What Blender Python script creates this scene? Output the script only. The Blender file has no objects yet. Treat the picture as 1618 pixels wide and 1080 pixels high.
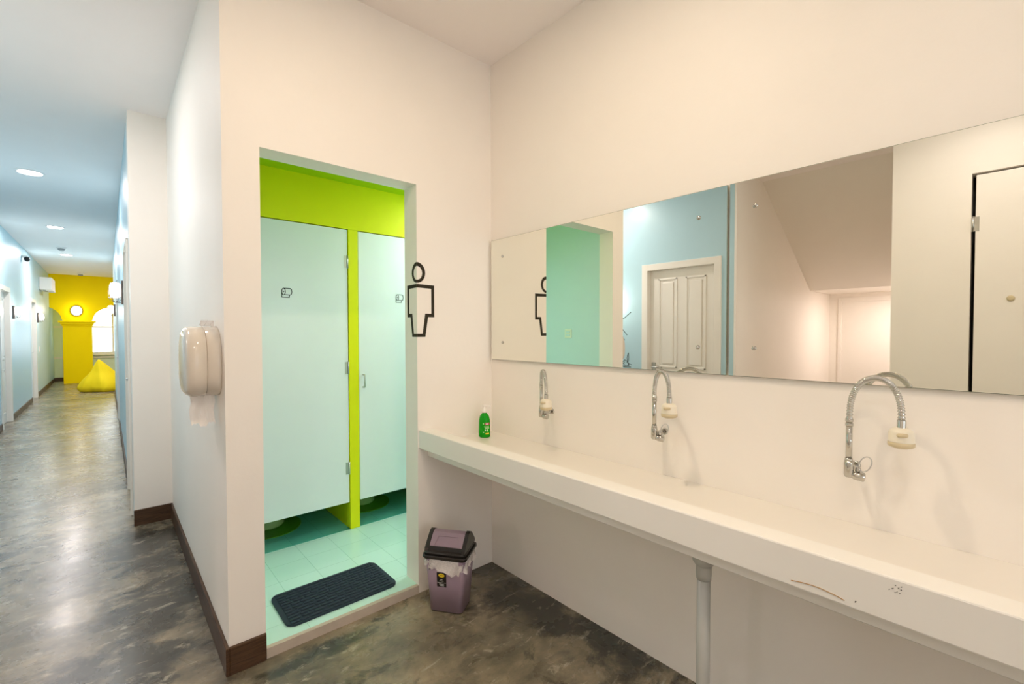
import bpy, bmesh, math, random
from mathutils import Vector, Matrix
random.seed(7)
S = bpy.context.scene
COL = S.collection
PI = math.pi

# ------------------------------------------------------------------ camera
FPX = 722.083
yaw, pit, rol = math.radians(41.579), math.radians(1.261), math.radians(-0.094)
F = Vector((math.sin(yaw)*math.cos(pit), math.cos(yaw)*math.cos(pit), -math.sin(pit)))
R = Vector((math.cos(yaw), -math.sin(yaw), 0)); U = R.cross(F)
R2 = R*math.cos(rol)+U*math.sin(rol); U2 = -R*math.sin(rol)+U*math.cos(rol)
cam_d = bpy.data.cameras.new('camera'); cam = bpy.data.objects.new('camera', cam_d); COL.objects.link(cam)
cam_d.sensor_width = 36; cam_d.lens = FPX/1618*36; cam_d.clip_start = 0.02; cam_d.clip_end = 200
m = Matrix((R2, U2, -F)).transposed().to_4x4(); m.translation = Vector((0, 0, 1.3)); cam.matrix_world = m
S.camera = cam

# ------------------------------------------------------------------ world / exposure / integrator
w = bpy.data.worlds.new('world'); S.world = w; w.use_nodes = True
bg = w.node_tree.nodes['Background']; bg.inputs[0].default_value = (0.86, 0.93, 1.0, 1); bg.inputs[1].default_value = 4.0
vs = S.view_settings; vs.view_transform = 'Standard'; vs.look = 'None'; vs.gamma = 1; vs.use_curve_mapping = False
vs.exposure = 0.0
cy = S.cycles
cy.use_denoising = True
cy.max_bounces = 14; cy.diffuse_bounces = 9; cy.glossy_bounces = 6; cy.transmission_bounces = 6
cy.sample_clamp_indirect = 40.0; cy.caustics_reflective = True; cy.blur_glossy = 0.3

# lamp colours and powers (the lamps themselves are built further down)
WARM = (1.0, 0.80, 0.58); NEUT = (1.0, 0.90, 0.885); COOL = (0.94, 0.93, 1.0)
P_WASH, P_HALL, P_TOILET, P_STAIR = 9.5, 19, 8.8, 13

# ------------------------------------------------------------------ materials
def nt(name):
    mt = bpy.data.materials.new(name); mt.use_nodes = True
    n = mt.node_tree; return mt, n, n.nodes['Principled BSDF']
def mat(name, col, rough=0.5, metal=0.0, spec=0.5, bump=0.0, bscale=60.0, var=0.0, coat=0.0, trans=0.0, emit=None, es=0.0, alpha=None, ior=None):
    mt, n, p = nt(name)
    p.inputs['Base Color'].default_value = (*col, 1)
    p.inputs['Roughness'].default_value = rough
    p.inputs['Metallic'].default_value = metal
    p.inputs['Specular IOR Level'].default_value = spec
    p.inputs['Coat Weight'].default_value = coat
    p.inputs['Transmission Weight'].default_value = trans
    if ior: p.inputs['IOR'].default_value = ior
    if emit: p.inputs['Emission Color'].default_value = (*emit, 1); p.inputs['Emission Strength'].default_value = es
    if alpha is not None: p.inputs['Alpha'].default_value = alpha
    tc = n.nodes.new('ShaderNodeTexCoord')
    ns = n.nodes.new('ShaderNodeTexNoise'); ns.inputs['Scale'].default_value = bscale; ns.inputs['Detail'].default_value = 4
    n.links.new(tc.outputs['Object'], ns.inputs['Vector'])
    if bump:
        b = n.nodes.new('ShaderNodeBump'); b.inputs['Strength'].default_value = bump; b.inputs['Distance'].default_value = 0.01
        n.links.new(ns.outputs['Fac'], b.inputs['Height']); n.links.new(b.outputs['Normal'], p.inputs['Normal'])
    # a slight procedural tone variation on everything
    v = max(var, 0.02)
    n2 = n.nodes.new('ShaderNodeTexNoise'); n2.inputs['Scale'].default_value = bscale*0.12; n2.inputs['Detail'].default_value = 3
    n.links.new(tc.outputs['Object'], n2.inputs['Vector'])
    mx = n.nodes.new('ShaderNodeMix'); mx.data_type = 'RGBA'
    mx.inputs['A'].default_value = (*[c*(1-v) for c in col], 1); mx.inputs['B'].default_value = (*[min(1, c*(1+v)) for c in col], 1)
    n.links.new(n2.outputs['Fac'], mx.inputs['Factor']); n.links.new(mx.outputs['Result'], p.inputs['Base Color'])
    return mt
M = {}
M['white'] = mat('white_wall_paint', (0.89, 0.845, 0.785), 0.55, bump=0.05, bscale=40)
M['ceil'] = mat('ceiling_paint', (0.93, 0.885, 0.87), 0.7, bump=0.04, bscale=30)
M['counter'] = mat('counter_paint', (0.86, 0.84, 0.79), 0.32, bump=0.10, bscale=14)
M['blue'] = mat('pale_blue_paint', (0.47, 0.68, 0.765), 0.35, bump=0.03)
M['mint'] = mat('mint_paint', (0.54, 0.77, 0.76), 0.4, bump=0.03)
M['lime'] = mat('lime_paint', (0.74, 0.76, 0.002), 0.45, spec=0.25)
M['limeshaded'] = mat('shaded_lime_ceiling_paint', (0.42, 0.62, 0.002), 0.5, spec=0.2)  # the lime paint again, with the ceiling's shade put into the colour
M['trough'] = mat('darker_trough_paint', (0.83, 0.79, 0.72), 0.28, bump=0.10, bscale=14, var=0.04)  # slightly darker than the counter paint
M['yellow'] = mat('yellow_paint', (1.0, 0.72, 0.0), 0.6, spec=0.08)
M['palegreen'] = mat('pale_green_paint', (0.72, 0.82, 0.66), 0.5)
M['doorwhite'] = mat('cream_door_paint', (0.84, 0.80, 0.74), 0.35)
M['cubicle'] = mat('pale_mint_laminate', (0.77, 0.82, 0.83), 0.22)
M['chrome'] = mat('chrome', (0.55, 0.54, 0.50), 0.10, metal=1)
M['steel'] = mat('brushed_steel', (0.55, 0.55, 0.53), 0.3, metal=1)
M['cream'] = mat('cream_plastic', (0.80, 0.74, 0.60), 0.35)
M['tan'] = mat('tan_plastic', (0.62, 0.52, 0.33), 0.35)
M['disp'] = mat('off_white_gloss_plastic', (0.70, 0.63, 0.54), 0.12)
M['tissue'] = mat('tissue', (0.88, 0.84, 0.80), 0.9)
M['black'] = mat('black_plastic', (0.015, 0.013, 0.012), 0.16)
M['decal'] = mat('dark_decal_vinyl', (0.030, 0.025, 0.014), 0.6, spec=0.2)
M['ink'] = mat('dark_line_ink', (0.03, 0.04, 0.035), 0.6, spec=0.2)
M['mauve'] = mat('mauve_plastic', (0.30, 0.215, 0.275), 0.3)
M['green'] = mat('green_liquid_soap', (0.0, 0.33, 0.002), 0.18, spec=0.3)
M['rubbery'] = mat('navy_rubber', (0.010, 0.024, 0.042), 0.7)
M['pvc'] = mat('grey_pvc', (0.50, 0.50, 0.46), 0.35)
M['grey'] = mat('grey_plastic', (0.35, 0.35, 0.35), 0.4)
M['bracket'] = mat('bronze_bracket', (0.10, 0.07, 0.06), 0.4)
M['dark'] = mat('dark_gap', (0.02, 0.018, 0.012), 0.9)
M['curb'] = mat('terrazzo_curb', (0.52, 0.44, 0.36), 0.45, bscale=250, var=0.12)
M['beanbag'] = mat('yellow_fabric', (0.90, 0.68, 0.01), 0.7, spec=0.2, bump=0.1, bscale=200)
M['lampglow'] = mat('lamp_diffuser', (1, 1, 1), 0.5, emit=(1.0, 0.96, 0.88), es=14)
M['sconceglow'] = mat('sconce_glass', (1, 1, 1), 0.4, emit=(1.0, 0.93, 0.84), es=9)
M['toiletgreen'] = mat('green_ceramic', (0.42, 0.62, 0.26), 0.2)
M['matgreen'] = mat('dark_green_mat', (0.09, 0.34, 0.01), 0.5)
M['labelyellow'] = mat('label_yellow', (0.85, 0.62, 0.02), 0.4)
M['labelwhite'] = mat('label_white', (0.75, 0.75, 0.72), 0.4)
M['labelred'] = mat('label_red', (0.45, 0.06, 0.09), 0.4)
M['labelgreen'] = mat('label_light_green', (0.45, 0.78, 0.35), 0.4)
M['rust'] = mat('rust_stain', (0.50, 0.30, 0.13), 0.7)

def wood():
    mt, n, p = nt('brown_wood_grain')
    tc = n.nodes.new('ShaderNodeTexCoord'); mp = n.nodes.new('ShaderNodeMapping'); mp.inputs['Scale'].default_value = (3, 3, 60)
    ns = n.nodes.new('ShaderNodeTexNoise'); ns.inputs['Scale'].default_value = 4; ns.inputs['Detail'].default_value = 6
    cr = n.nodes.new('ShaderNodeValToRGB'); cr.color_ramp.elements[0].position = .3; cr.color_ramp.elements[1].position = .75
    cr.color_ramp.elements[0].color = (0.040, 0.018, 0.007, 1); cr.color_ramp.elements[1].color = (0.115, 0.060, 0.030, 1)
    n.links.new(tc.outputs['Object'], mp.inputs['Vector']); n.links.new(mp.outputs['Vector'], ns.inputs['Vector'])
    n.links.new(ns.outputs['Fac'], cr.inputs['Fac']); n.links.new(cr.outputs['Color'], p.inputs['Base Color'])
    p.inputs['Roughness'].default_value = 0.45; p.inputs['Specular IOR Level'].default_value = 0.3
    return mt
M['wood'] = wood()

def concrete():
    mt, n, p = nt('polished_concrete'); L = n.links.new
    tc = n.nodes.new('ShaderNodeTexCoord')
    def noise(scale, det, dist=0.0, rough=0.5, off=(0, 0, 0), sc=(1, 1, 1)):
        mp = n.nodes.new('ShaderNodeMapping'); mp.inputs['Location'].default_value = off; mp.inputs['Scale'].default_value = sc
        L(tc.outputs['Object'], mp.inputs['Vector'])
        k = n.nodes.new('ShaderNodeTexNoise'); k.inputs['Scale'].default_value = scale; k.inputs['Detail'].default_value = det
        k.inputs['Distortion'].default_value = dist; k.inputs['Roughness'].default_value = rough; L(mp.outputs['Vector'], k.inputs['Vector']); return k.outputs['Fac']
    def ramp(fac, pts):
        c = n.nodes.new('ShaderNodeValToRGB'); e = c.color_ramp.elements
        e[0].position, e[0].color = pts[0][0], (*pts[0][1], 1); e[1].position, e[1].color = pts[-1][0], (*pts[-1][1], 1)
        for q, col in pts[1:-1]:
            x = e.new(q); x.color = (*col, 1)
        L(fac, c.inputs['Fac']); return c.outputs['Color']
    def mix(f, a, b, mode='MIX'):
        x = n.nodes.new('ShaderNodeMix'); x.data_type = 'RGBA'; x.blend_type = mode
        if isinstance(f, float): x.inputs['Factor'].default_value = f
        else: L(f, x.inputs['Factor'])
        L(a, x.inputs['A']); L(b, x.inputs['B']); return x.outputs['Result']
    def math_(op, a, b_):
        x = n.nodes.new('ShaderNodeMath'); x.operation = op
        for k_, v in enumerate((a, b_)):
            if isinstance(v, (int, float)): x.inputs[k_].default_value = v
            else: L(v, x.inputs[k_])
        return x.outputs[0]
    base = ramp(noise(1.6, 10, 0.3, 0.64), [(0.34, (0.10, 0.088, 0.064)), (0.47, (0.18, 0.153, 0.108)), (0.56, (0.245, 0.205, 0.143)), (0.68, (0.36, 0.295, 0.205))])
    fine = ramp(noise(6, 12, 0.3, 0.74, (3, 1, 0), (1, 1.6, 1)), [(0.36, (0.55, 0.55, 0.56)), (0.50, (0.95, 0.95, 0.93)), (0.64, (1.35, 1.32, 1.25))])
    c = mix(0.9, base, fine, 'MULTIPLY')
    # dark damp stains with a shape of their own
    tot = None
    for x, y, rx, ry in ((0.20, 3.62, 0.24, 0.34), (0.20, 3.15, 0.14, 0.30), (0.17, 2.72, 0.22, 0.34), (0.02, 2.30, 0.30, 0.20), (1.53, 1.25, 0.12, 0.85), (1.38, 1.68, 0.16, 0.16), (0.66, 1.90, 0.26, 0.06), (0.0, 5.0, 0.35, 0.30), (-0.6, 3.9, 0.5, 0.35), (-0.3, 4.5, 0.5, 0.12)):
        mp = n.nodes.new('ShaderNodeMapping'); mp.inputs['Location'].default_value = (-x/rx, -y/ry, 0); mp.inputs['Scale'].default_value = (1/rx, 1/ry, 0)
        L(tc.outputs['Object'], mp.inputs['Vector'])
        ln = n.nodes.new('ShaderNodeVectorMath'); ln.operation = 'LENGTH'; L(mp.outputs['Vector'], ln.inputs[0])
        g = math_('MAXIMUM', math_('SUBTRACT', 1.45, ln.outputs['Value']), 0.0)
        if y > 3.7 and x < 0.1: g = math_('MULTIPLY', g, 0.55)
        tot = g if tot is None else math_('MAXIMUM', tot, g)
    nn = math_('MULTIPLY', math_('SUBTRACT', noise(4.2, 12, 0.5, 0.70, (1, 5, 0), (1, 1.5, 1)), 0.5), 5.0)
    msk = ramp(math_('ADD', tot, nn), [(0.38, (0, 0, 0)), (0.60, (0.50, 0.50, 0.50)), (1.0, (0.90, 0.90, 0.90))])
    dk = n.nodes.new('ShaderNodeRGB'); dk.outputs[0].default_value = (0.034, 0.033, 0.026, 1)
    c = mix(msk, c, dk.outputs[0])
    # worn pale streaks and flecks
    st = ramp(noise(9, 12, 0.6, 0.72, (7, 2, 0), (1.0, 2.2, 1)), [(0.575, (0, 0, 0)), (0.61, (0.35, 0.35, 0.35)), (0.70, (0.9, 0.9, 0.9))])
    rgb = n.nodes.new('ShaderNodeRGB'); rgb.outputs[0].default_value = (0.50, 0.45, 0.35, 1)
    c = mix(st, c, rgb.outputs[0])
    L(c, p.inputs['Base Color'])
    rr = n.nodes.new('ShaderNodeMapRange'); rr.inputs['To Min'].default_value = 0.15; rr.inputs['To Max'].default_value = 0.40
    L(noise(5, 6, 0.5, 0.6, (2, 9, 0)), rr.inputs['Value']); L(rr.outputs['Result'], p.inputs['Roughness'])
    b = n.nodes.new('ShaderNodeBump'); b.inputs['Strength'].default_value = 0.10; b.inputs['Distance'].default_value = 0.02
    L(noise(6, 3, 0.3), b.inputs['Height']); L(b.outputs['Normal'], p.inputs['Normal'])
    p.inputs['Specular IOR Level'].default_value = 0.38
    p.inputs['Coat Weight'].default_value = 0.22; p.inputs['Coat Roughness'].default_value = 0.2
    return mt
M['concrete'] = concrete()

def tiles(name, col, col2, grout):
    mt, n, p = nt(name); L = n.links.new
    tc = n.nodes.new('ShaderNodeTexCoord'); mp = n.nodes.new('ShaderNodeMapping')
    mp.inputs['Location'].default_value = (-0.998, -2.66, 0); L(tc.outputs['Object'], mp.inputs['Vector'])
    b = n.nodes.new('ShaderNodeTexBrick'); b.offset = 0; b.inputs['Scale'].default_value = 1
    b.inputs['Brick Width'].default_value = 0.1835; b.inputs['Row Height'].default_value = 0.1795
    b.inputs['Mortar Size'].default_value = 0.0012; b.inputs['Mortar Smooth'].default_value = 0.3
    b.inputs['Color1'].default_value = (*col, 1); b.inputs['Color2'].default_value = (*col2, 1); b.inputs['Mortar'].default_value = (*grout, 1)
    L(mp.outputs['Vector'], b.inputs['Vector']); L(b.outputs['Color'], p.inputs['Base Color'])
    p.inputs['Roughness'].default_value = 0.13
    return mt
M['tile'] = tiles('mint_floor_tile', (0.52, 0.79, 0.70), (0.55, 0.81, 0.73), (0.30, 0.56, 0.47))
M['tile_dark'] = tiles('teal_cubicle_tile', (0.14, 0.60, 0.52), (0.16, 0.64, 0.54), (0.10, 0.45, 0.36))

def mirror_mat():
    mt, n, p = nt('mirror_silver')
    p.inputs['Base Color'].default_value = (0.88, 0.88, 0.80, 1); p.inputs['Metallic'].default_value = 1; p.inputs['Roughness'].default_value = 0.0
    return mt
M['mirror'] = mirror_mat()
M['mirroredge'] = mat('mirror_edge', (0.25, 0.28, 0.2), 0.2)

def thin_clear(name, col, op, rough=0.1):
    mt = bpy.data.materials.new(name); mt.use_nodes = True; n = mt.node_tree
    p = n.nodes['Principled BSDF']; p.inputs['Base Color'].default_value = (*col, 1); p.inputs['Roughness'].default_value = rough
    t = n.nodes.new('ShaderNodeBsdfTransparent'); x = n.nodes.new('ShaderNodeMixShader')
    ns = n.nodes.new('ShaderNodeTexNoise'); ns.inputs['Scale'].default_value = 25; ns.inputs['Detail'].default_value = 5
    mr = n.nodes.new('ShaderNodeMapRange'); mr.inputs['To Min'].default_value = max(0, op*0.5); mr.inputs['To Max'].default_value = min(1, op*1.5)
    n.links.new(ns.outputs['Fac'], mr.inputs['Value']); n.links.new(mr.outputs['Result'], x.inputs['Fac'])
    n.links.new(t.outputs[0], x.inputs[1]); n.links.new(p.outputs[0], x.inputs[2]); n.links.new(x.outputs[0], n.nodes['Material Output'].inputs['Surface'])
    return mt
M['bag'] = thin_clear('clear_plastic_bag', (0.85, 0.80, 0.77), 0.7, 0.2)
M['pane'] = thin_clear('window_glass', (0.8, 0.9, 0.95), 0.08, 0.02)
M['tape'] = thin_clear('clear_tab', (0.8, 0.72, 0.66), 0.4, 0.3)

# ------------------------------------------------------------------ mesh helpers
class MB:
    def __init__(s): s.bm = bmesh.new(); s.mats = []
    def mi(s, m):
        if m not in s.mats: s.mats.append(m)
        return s.mats.index(m)
    def _tag(s, faces, m, smooth=False):
        i = s.mi(m)
        for f in faces: f.material_index = i; f.smooth = smooth
    def box(s, a, b, m='white', bev=0.0, seg=2, M4=None):
        a, b = Vector(a), Vector(b); c = (a+b)/2; d = b-a
        r = bmesh.ops.create_cube(s.bm, size=1); vs_ = r['verts']
        for v in vs_: v.co = Vector((v.co.x*abs(d.x), v.co.y*abs(d.y), v.co.z*abs(d.z)))+c
        fs = set(f for v in vs_ for f in v.link_faces)
        s._tag(fs, m)
        if bev:
            es = list(set(e for v in vs_ for e in v.link_edges))
            rb = bmesh.ops.bevel(s.bm, geom=es, offset=bev, segments=seg, profile=0.5, affect='EDGES')
            vs_ = list(set(v for f in rb['faces'] for v in f.verts) | set(v for v in vs_ if v.is_valid))
            s._tag(set(f for v in vs_ for f in v.link_faces), m, False)
        if M4: bmesh.ops.transform(s.bm, matrix=M4, verts=[v for v in vs_ if v.is_valid])
        return vs_
    def tube(s, pts, r, m='chrome', seg=12, caps=True, smooth=True):
        pts = [Vector(p) for p in pts]; rs = r if isinstance(r, (list, tuple)) else [r]*len(pts)
        rings = []; prev = None
        for i, p in enumerate(pts):
            t = (pts[min(i+1, len(pts)-1)]-pts[max(i-1, 0)])
            if t.length < 1e-9: t = Vector((0, 0, 1))
            t.normalize()
            if prev is None:
                u = t.orthogonal().normalized()
            else:
                u = prev-t*prev.dot(t)
                u = u.normalized() if u.length > 1e-6 else t.orthogonal().normalized()
            prev = u; v = t.cross(u)
            rings.append([s.bm.verts.new(p+(u*math.cos(2*PI*k/seg)+v*math.sin(2*PI*k/seg))*rs[i]) for k in range(seg)])
        fs = []
        for a, b in zip(rings, rings[1:]):
            for k in range(seg): fs.append(s.bm.faces.new((a[k], a[(k+1) % seg], b[(k+1) % seg], b[k])))
        s._tag(fs, m, smooth)
        if caps: s._tag([s.bm.faces.new(rings[0][::-1]), s.bm.faces.new(rings[-1])], m)
    def lathe(s, prof, c=(0, 0, 0), m='white', seg=32, sx=1, sy=1, axis='z', smooth=True, M4=None):
        c = Vector(c); rings = []
        for r, z in prof:
            ring = []
            for k in range(seg):
                a = 2*PI*k/seg; q = Vector((r*math.cos(a)*sx, r*math.sin(a)*sy, z))
                if axis == 'x': q = Vector((q.z, q.x, q.y))
                if axis == 'y': q = Vector((q.x, q.z, q.y))
                if M4: q = M4 @ q
                ring.append(s.bm.verts.new(c+q))
            rings.append(ring)
        fs = []
        for a, b in zip(rings, rings[1:]):
            for k in range(seg): fs.append(s.bm.faces.new((a[k], a[(k+1) % seg], b[(k+1) % seg], b[k])))
        s._tag(fs, m, smooth)
        s._tag([s.bm.faces.new(rings[0][::-1]), s.bm.faces.new(rings[-1])], m)
    def poly(s, pts, m='white', thick=None):
        """planar polygon, extruded by the vector thick"""
        vs_ = [s.bm.verts.new(Vector(p)) for p in pts]; f = s.bm.faces.new(vs_); s._tag([f], m)
        if thick is not None:
            r = bmesh.ops.extrude_face_region(s.bm, geom=[f]); nv = [g for g in r['geom'] if isinstance(g, bmesh.types.BMVert)]
            bmesh.ops.translate(s.bm, vec=Vector(thick), verts=nv)
            s._tag(set(g for v in nv for g in v.link_faces), m)
    def strip(s, outer, inner, m, thick, close=False):
        n_ = len(outer)
        for i in range(n_ if close else n_-1):
            j = (i+1) % n_
            s.poly([outer[i], outer[j], inner[j], inner[i]], m, thick)
    def stroke(s, pts, wd, m, normal, lift=0.0008):
        """pen line on a plane with the given normal"""
        N = Vector(normal)
        pts = [Vector(p)+N*lift*0.5 for p in pts]
        for a, b in zip(pts, pts[1:]):
            t = (b-a); 
            if t.length < 1e-6: continue
            t.normalize(); q = t.cross(N)*wd/2; e = t*wd*0.3
            s.poly([a-q-e, b-q+e, b+q+e, a+q-e], m, N*lift)
    def build(s, name, parent=None, loc=None, rotz=None, kind=None):
        bmesh.ops.recalc_face_normals(s.bm, faces=s.bm.faces[:])
        me = bpy.data.meshes.new(name); s.bm.to_mesh(me); s.bm.free()
        for k in s.mats: me.materials.append(M[k])
        o = bpy.data.objects.new(name, me); COL.objects.link(o)
        if parent: o.parent = parent
        if loc: o.location = loc
        if rotz is not None: o.rotation_euler.z = rotz
        if kind: o['kind'] = kind
        return o
def thing(name, label, cat, loc=(0, 0, 0), rotz=0, group=None):
    o = bpy.data.objects.new(name, None); COL.objects.link(o); o.location = loc; o.rotation_euler = (0, 0, rotz)
    o.empty_display_size = 0.1
    return tag(o, label, cat, group)
def tag(o, label, cat, group=None):
    o['label'] = label; o['category'] = cat
    if group: o['group'] = group
    return o
def dup(root, label=None):
    r = root.copy(); COL.objects.link(r)
    if label: r['label'] = label
    for ch in list(root.children):
        c = ch.copy(); COL.objects.link(c); c.parent = r
        for g in list(ch.children):
            d = g.copy(); COL.objects.link(d); d.parent = c
    return r
def struct(mb, name): return mb.build(name, kind='structure')

# ------------------------------------------------------------------ key dimensions (metres)
H = 2.77                    # ceiling
XM = 1.613                  # wash wall
YD = 1.993                  # wall with the doorway
YI = 2.113                  # its far side
XJ0, XJ1, ZJ = 0.456, 1.144, 2.021   # doorway
XL = 0.329                  # dispenser wall face
YP = 3.964                  # pillar face
XR = 0.123                  # corridor right wall face
XW = -1.06                  # corridor left wall face
YE = 16.2                   # yellow arch wall
YS = 2.854                  # cubicle fronts
ZT = 0.040                  # toilet floor
ZTC = 2.235                 # toilet ceiling

# ------------------------------------------------------------------ setting
b = MB(); b.box((-4.2, -3.4, -0.1), (3.0, 17.5, 0.0), 'concrete'); struct(b, 'floor')
b = MB(); b.box((-4.2, -3.4, H), (3.0, 17.5, H+0.12), 'ceil'); struct(b, 'ceiling')
b = MB(); b.box((XM, -3.4, 0), (XM+0.12, YD, H), 'white'); struct(b, 'wall_right')
b = MB(); b.box((-1.2, -3.52, 0), (-0.7, -3.4, H)); b.box((1.2, -3.52, 0), (XM+0.12, -3.4, H)); b.box((-0.7, -3.52, 0), (1.2, -3.4, 0.7)); b.box((-0.7, -3.52, 2.3), (1.2, -3.4, H)); struct(b, 'wall_back')
t = bpy.data.objects.new('added_fill_window', None); COL.objects.link(t); t.location = (0.25, -3.46, 0.7); t['kind'] = 'structure'  # added unseen window, lets soft fill daylight in from behind the camera
b = MB()
for x in (-0.95, -0.32, 0.28, 0.91): b.box((x, -0.03, 0), (x+0.04, 0.03, 1.6), 'doorwhite')
for z in (0, 0.8, 1.56): b.box((-0.95, -0.028, z), (0.95, 0.028, z+0.04), 'doorwhite')
b.build('window_frame', t)
b = MB(); b.box((-0.94, -0.004, 0.01), (0.94, 0.004, 1.59), 'pane'); b.build('pane', t)
b = MB(); b.box((-1.0, 0.0, -0.04), (1.0, 0.14, 0.0), 'doorwhite'); b.build('window_sill', t)
# doorway wall, with the dispenser wall and the pillar beside the corridor
b = MB()
b.box((XL, YD, 0), (XJ0, YI, H)); b.box((XJ1, YD, 0), (XM+0.12, YI, H)); b.box((XJ0, YD, ZJ), (XJ1, YI, H))
struct(b, 'wall_front')
b = MB(); b.box((XL, YI, 0), (XL+0.055, 4.2, H)); struct(b, 'wall_dispenser')
b = MB(); b.box((XR, YP, 0), (XL, 4.2, H)); struct(b, 'wall_pillar')
# toilet room
b = MB()
b.box((XL+0.055, YI, 0), (0.450, 4.3, ZTC), 'mint')
b.box((3.1, YI, 0), (3.2, 4.3, ZTC), 'mint')
b.box((0.45, 4.2, 0), (3.1, 4.3, ZTC), 'mint')
b.box((XM+0.12, YI-0.05, 0), (3.1, YI, ZTC), 'mint')
struct(b, 'wall_toilet')
b = MB(); b.box((XL+0.055, YI, ZTC), (3.2, 4.3, ZTC+0.08), 'limeshaded'); struct(b, 'ceiling_toilet')
b = MB(); b.box((XJ0, YD+0.018, 0.001), (XJ1, YI, ZT), 'tile'); b.box((0.45, YI, 0.001), (3.1, YS+0.005, ZT), 'tile')
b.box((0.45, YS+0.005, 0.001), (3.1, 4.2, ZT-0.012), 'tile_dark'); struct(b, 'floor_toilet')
b = MB(); b.box((XJ0, YD-0.003, 0.0), (XJ1, YD+0.018, ZT), 'curb'); struct(b, 'trim_threshold')
# corridor, right side: door opening right behind the pillar, then blue wall
DR = [(4.2, 4.92, 1.965), (8.36, 9.12, 1.965)]
def wall_run(name, x0, x1, y0, y1, openings, mt):
    b = MB(); y = y0
    for a, c, z in openings:
        if a > y: b.box((x0, y, 0), (x1, a, H), mt)
        b.box((x0, a, z), (x1, c, H), mt); y = c
    if y1 > y: b.box((x0, y, 0), (x1, y1, H), mt)
    return struct(b, name)
wall_run('wall_corridor_right', XR, XR+0.12, 4.2, 12.8, DR, 'blue')
DL = [(1.935, 2.66, 1.945), (9.08, 9.87, 1.90), (12.42, 13.16, 1.90)]
wall_run('wall_left', XW-0.12, XW, 1.769, 17.3, DL, 'blue')
# lounge beyond the arches
b = MB(); b.box((XR+0.12, 12.68, 0), (2.6, 12.8, H), 'white'); b.box((2.5, 12.8, 0), (2.6, 17.3, H), 'palegreen'); struct(b, 'wall_lounge')
# far window wall with its opening
b = MB(); zx0, zx1, zz0, zz1 = -0.34, 1.5, 0.72, 2.35
b.box((-1.2, 17.3, 0), (zx0, 17.42, H), 'palegreen'); b.box((zx1, 17.3, 0), (2.6, 17.42, H), 'palegreen')
b.box((zx0, 17.3, 0), (zx1, 17.42, zz0), 'palegreen'); b.box((zx0, 17.3, zz1), (zx1, 17.42, H), 'palegreen'); struct(b, 'wall_far')
b = MB(); b.box((-1.06, 17.27, 1.43), (zx0, 17.3, 1.475), 'doorwhite'); b.box((-1.06, 17.26, 0.59), (2.5, 17.3, 0.64), 'doorwhite'); struct(b, 'trim_1')
t = bpy.data.objects.new('window_1', None); COL.objects.link(t); t.location = (0.58, 17.36, 0.72); t['kind'] = 'structure'
b = MB()
for x in (zx0, 0.12, 0.75, zx1-0.04): b.box((x-0.58, -0.03, 0), (x+0.04-0.58, 0.03, zz1-zz0), 'doorwhite')
for z in (0, 0.72, zz1-zz0-0.04): b.box((zx0-0.58, -0.028, z), (zx1-0.58, 0.028, z+0.04), 'doorwhite')
b.build('window_frame', t)
b = MB(); b.box((zx0-0.58, -0.004, 0.01), (zx1-0.58, 0.004, zz1-zz0-0.01), 'pane'); b.build('pane', t)
b = MB(); b.box((zx0-0.62, -0.16, -0.05), (zx1-0.52, 0.0, 0.0), 'doorwhite'); b.build('window_sill', t)
# yellow arch wall
def arch_wall():
    b = MB(); X0, X1 = XW, 2.5; zc = 1.634
    xs = []
    def zlow(x):
        for cx in (-1.262, 0.152, 1.55):
            r = 0.422 if cx < 1 else 0.422
            if abs(x-cx) <= r: return zc-0.03+math.sqrt(max(0, r*r-(x-cx)**2))*0.90
        return zc-0.03
    n_ = 180
    for i in range(n_):
        xa = X0+(X1-X0)*i/n_; xb = X0+(X1-X0)*(i+1)/n_
        za, zb = zlow(xa), zlow(xb)
        b.poly([(xa, YE, za), (xb, YE, zb), (xb, YE, H), (xa, YE, H)], 'yellow')
        b.poly([(xa, YE+0.3, za), (xb, YE+0.3, zb), (xb, YE+0.3, H), (xa, YE+0.3, H)], 'yellow')
        b.poly([(xa, YE, za), (xb, YE, zb), (xb, YE+0.3, zb), (xa, YE+0.3, za)], 'yellow')
    bmesh.ops.remove_doubles(b.bm, verts=b.bm.verts[:], dist=0.0005)
    struct(b, 'wall_arches')
arch_wall()
def column(cx, label):
    t = thing('column', label, 'column', (cx, YE, 0), group=None)
    b = MB(); b.box((-0.275, -0.02, 0), (0.275, 0.32, 1.47), 'yellow', 0.006); b.build('shaft', t)
    b = MB()
    b.box((-0.29, -0.035, 1.47), (0.29, 0.335, 1.51), 'yellow', 0.004); b.box((-0.315, -0.06, 1.51), (0.315, 0.36, 1.56), 'yellow', 0.006)
    b.box((-0.352, -0.09, 1.56), (0.352, 0.39, 1.604), 'yellow', 0.006); b.build('capital', t)
column(-0.555, 'wide yellow square column carrying the arches at the far corridor end')

# baseboards
def base(name, segs, h=0.107):
    b = MB()
    for a, c in segs: b.box((a[0], a[1], 0), (c[0], c[1], h), 'wood', 0.002, 1)
    struct(b, name)
base('baseboard_dispenser', [((XL-0.012, YD-0.012), (XL, YP-0.012)), ((XL, YD-0.012), (XJ0, YD))])
base('baseboard_pillar', [((XR-0.004, YP-0.012), (XL, YP))])
base('baseboard_right', [((XR-0.012, 4.975), (XR, 8.30)), ((XR-0.012, 9.18), (XR, 12.8))], 0.09)
base('baseboard_left', [((XW, 2.72), (XW+0.012, 9.02)), ((XW, 9.93), (XW+0.012, 12.36)), ((XW, 13.22), (XW+0.012, 17.3)), ((XW, 17.288), (zx0-0.2, 17.3)), ((XW, 1.769), (XW+0.012, 1.87))], 0.09)

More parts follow.
